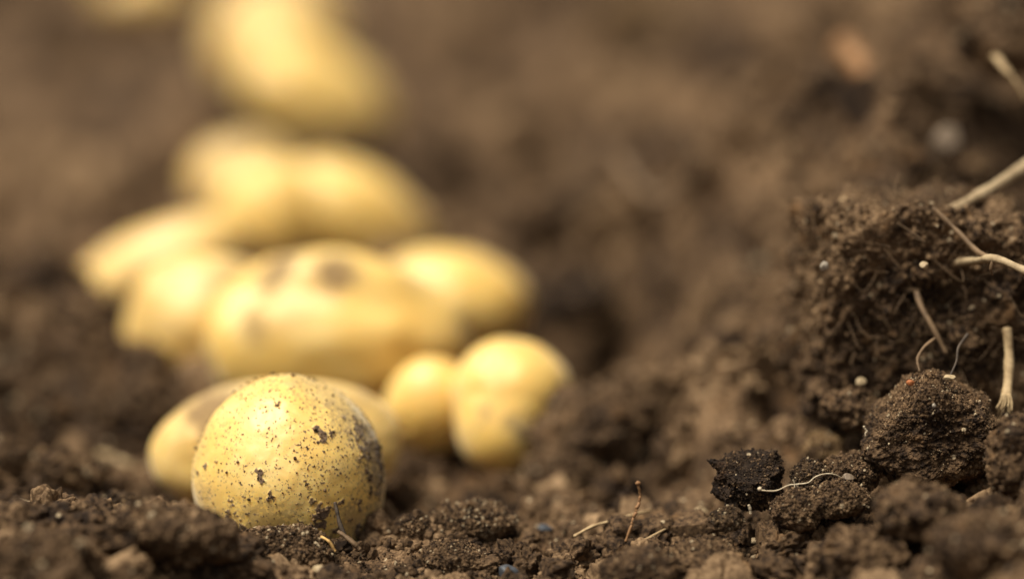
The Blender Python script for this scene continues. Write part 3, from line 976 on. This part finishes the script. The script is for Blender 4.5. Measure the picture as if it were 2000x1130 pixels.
strand("fibre", "curved orange fibre in front of the sharp potato", "fibre",
       [(627, 1047, .571), (638, 1053, .570), (646, 1061, .570), (654, 1076, .570)], 2.2, M_ORANGE, 3.2, seed=16)
strand("straw", "wide flat blurred straw pointing at the potatoes from the left", "straw",
       [(195, 884, .676), (230, 898, .672), (270, 914, .668), (305, 930, .664)], 17, M_STRAW, 15, seed=17, lay=.004, flat=.5)
strand("straw", "blurred curved brown straw at the left above the corner clod", "straw",
       [(35, 985, .625), (90, 992, .622), (140, 985, .622), (175, 966, .624), (192, 945, .628)], 10, M_ROOT, 9, seed=18, lay=.004)
strand("root", "blurred stubby root poking from the top left of the fibrous clod", "root",
       [(1646, 392, .6290), (1660, 402, .6270), (1676, 418, .6260), (1690, 440, .6260)], 10, M_STRAW, 9, seed=19)
strand("root", "brown root hanging down the front of the fibrous clod", "root",
       [(1790, 570, .6080), (1800, 600, .6050), (1822, 640, .6020), (1848, 690, .6000)], 6, M_TWIG, 5, seed=20)
strand("root", "thin bent root hanging behind the pointed top of the sharp clod", "root",
       [(1826, 660, .5960), (1804, 678, .5940), (1792, 700, .5920), (1796, 725, .5900)], 3.2, M_TWIG, 2.6, seed=21)
strand("root", "thin dark root hanging right behind the pointed clod top", "root",
       [(1890, 652, .5950), (1872, 678, .5920), (1868, 705, .5900), (1855, 735, .5880)], 3, M_DKTWIG, 2.4, seed=22)
strand("root", "blurred curved stem lying on the upper right bank", "root",
       [(1640, 85, .758), (1672, 120, .752), (1702, 170, .742), (1728, 215, .734), (1742, 245, .73)], 26, M_RUST, 20, seed=23)
strand("root", "blurred pale curled root in the middle of the upper right soil", "root",
       [(1202, 300, .80), (1222, 330, .792), (1245, 365, .785), (1285, 385, .78), (1330, 360, .782)], 10, M_TWIG, 8, seed=24)
strand("leaf", "pale curled dry leaf at the right edge above the dark hole", "leaf",
       [(1946, 112, .660), (1958, 128, .658), (1974, 148, .656), (1988, 168, .655), (2006, 196, .654)], 20, M_STRAW, 7, seed=25, flat=.35, rough=.15)
strand("fibre", "tuft of fine pale fibres on the left flank of the sharp rounded clod", "fibre",
       [(1687, 832, .5860), (1694, 842, .5860), (1690, 855, .5860), (1702, 862, .5860)], 2.0, M_HAIR, 1.4, seed=26, wob=4, seg=6)
strand("fibre", "short white fibre on the soil by the foot of the black lump", "fibre",
       [(1462, 985, .5740), (1465, 993, .5740), (1466, 1002, .5740)], 2.6, M_HAIR, 3.4, seed=27, seg=6)
strand("fibre", "white fibre lying on the soil in front of the dark crumbly clod", "fibre",
       [(1652, 990, .5720), (1668, 984, .5720), (1684, 986, .5720)], 3.2, M_HAIR, 3, seed=28, lay=.0015, seg=6)

# root hairs all over the huge clod
hr = []
rng = np.random.default_rng(3)
cand = np.where((bigN[:, 1] < .5) & (bigN[:, 2] > -.3))[0]
for k in range(420):
    i = rng.choice(cand)
    a = bigV[i]
    d = rng.normal(size=3)
    d = d - bigN[i] * (d @ bigN[i])
    d /= np.linalg.norm(d)
    L_ = rng.uniform(.002, .009)
    w = rng.normal(size=3) * L_ * .3
    Pn = [a, a + d * L_ * .5 + bigN[i] * L_ * rng.uniform(.05, .3) + w, a + d * L_ + bigN[i] * L_ * rng.uniform(-.1, .25)]
    r0 = rng.uniform(.00004, .00012)
    hr.append((*tube(Pn, r0, r0 * .6, seg=5, n=6, seed=k), 0.5))
V, F, T = join(hr)
o = obj("root_hairs", V, F, M_TWIG, parent=big)
o.location = -np.array(big.location)
tag(o, kind="stuff")


# ------------------------------------------------------------------ pebbles and chips
def pebble(px, py, rx, ry, label, mat, seed, y=None, name="pebble", rough=.18, facet=9, sink=.36, cat="pebble"):
    k0 = hit(px, py + ry * .8) if y is None else pt(px, py, y)
    k = mpp(k0[1])
    D, F = ico(4)
    rng = np.random.default_rng(seed)
    r = 1 + rough * fbm(D + seed, 1.4, 3, s=seed)
    for _ in range(facet):
        d = rng.normal(size=3)
        d /= np.linalg.norm(d)
        c = D @ d
        r = np.where(c > .1, np.minimum(r, (.74 + .03 * fbm(D + seed, 5, 3, s=seed)) / np.maximum(c, 1e-3)), r)
    R = np.array([rx * k, (rx + ry) / 2 * k, ry * k])
    P = D * r[:, None] * R
    c = k0.copy() if y is not None else k0 + np.array([0, 0, R[2] * (1 - 2 * sink)])
    o = obj(name, P + c, F, mat, loc=c - np.array([0, 0, R[2]]))
    return tag(o, label, cat, "pebbles and chips in the soil")


pebble(1368, 994, 15, 14, "cream seed like pebble left of the black lump's foot", M_STONE, 71)
pebble(1845, 280, 30, 36, "blurred grey pebble beside the dark hole at the upper right", M_GREYST, 72, y=.695)
pebble(1681, 746, 11, 10, "small round tan pebble on the folded clod at the right", M_STONE, 73, y=.603)
pebble(1610, 519, 8, 11, "tiny bright white stone on the left of the fibrous clod", M_WHITE, 74, y=.603)
pebble(1500, 1065, 15, 14, "cream pebble at the bottom between two brown clods", M_STONE, 75)
pebble(626, 1106, 18, 10, "pale pebble on the wide clod in front of the sharp potato", M_STONE, 76)
pebble(1985, 1115, 32, 38, "blurred white stone in the bottom right corner", M_WHITE, 77, y=.530)
pebble(1778, 746, 8, 7, "orange brick fleck near the top of the sharp rounded clod", M_BRICK, 78, y=.578, name="brick_fleck", cat="fleck")
pebble(1824, 791, 4, 4, "tiny white grain in the front of the sharp rounded clod", M_WHITE, 79, y=.5765)
pebble(1855, 737, 12, 7, "pale flat grain on the right shoulder of the sharp rounded clod", M_STONE, 80, y=.584)
pebble(994, 1116, 23, 17, "blue grey slate chip at the bottom beside the ridged clod", M_SLATE, 81, y=.566, name="slate_chip", facet=9, cat="stone chip")
pebble(1062, 1026, 18, 7, "small dark blue slate chip behind the granular mound", M_SLATE, 82, name="slate_chip", facet=9, cat="stone chip")
pebble(1655, 932, 13, 9, "greyish shell like grain at the end of the white root hair", M_GREYST, 83, y=.580)
pebble(1805, 518, 9, 8, "small tan pebble on the front of the fibrous clod by the forked twig", M_STONE, 84, y=.599)
print("TOTAL verts", sum(len(o.data.vertices) for o in sc.objects if o.type == 'MESH'))
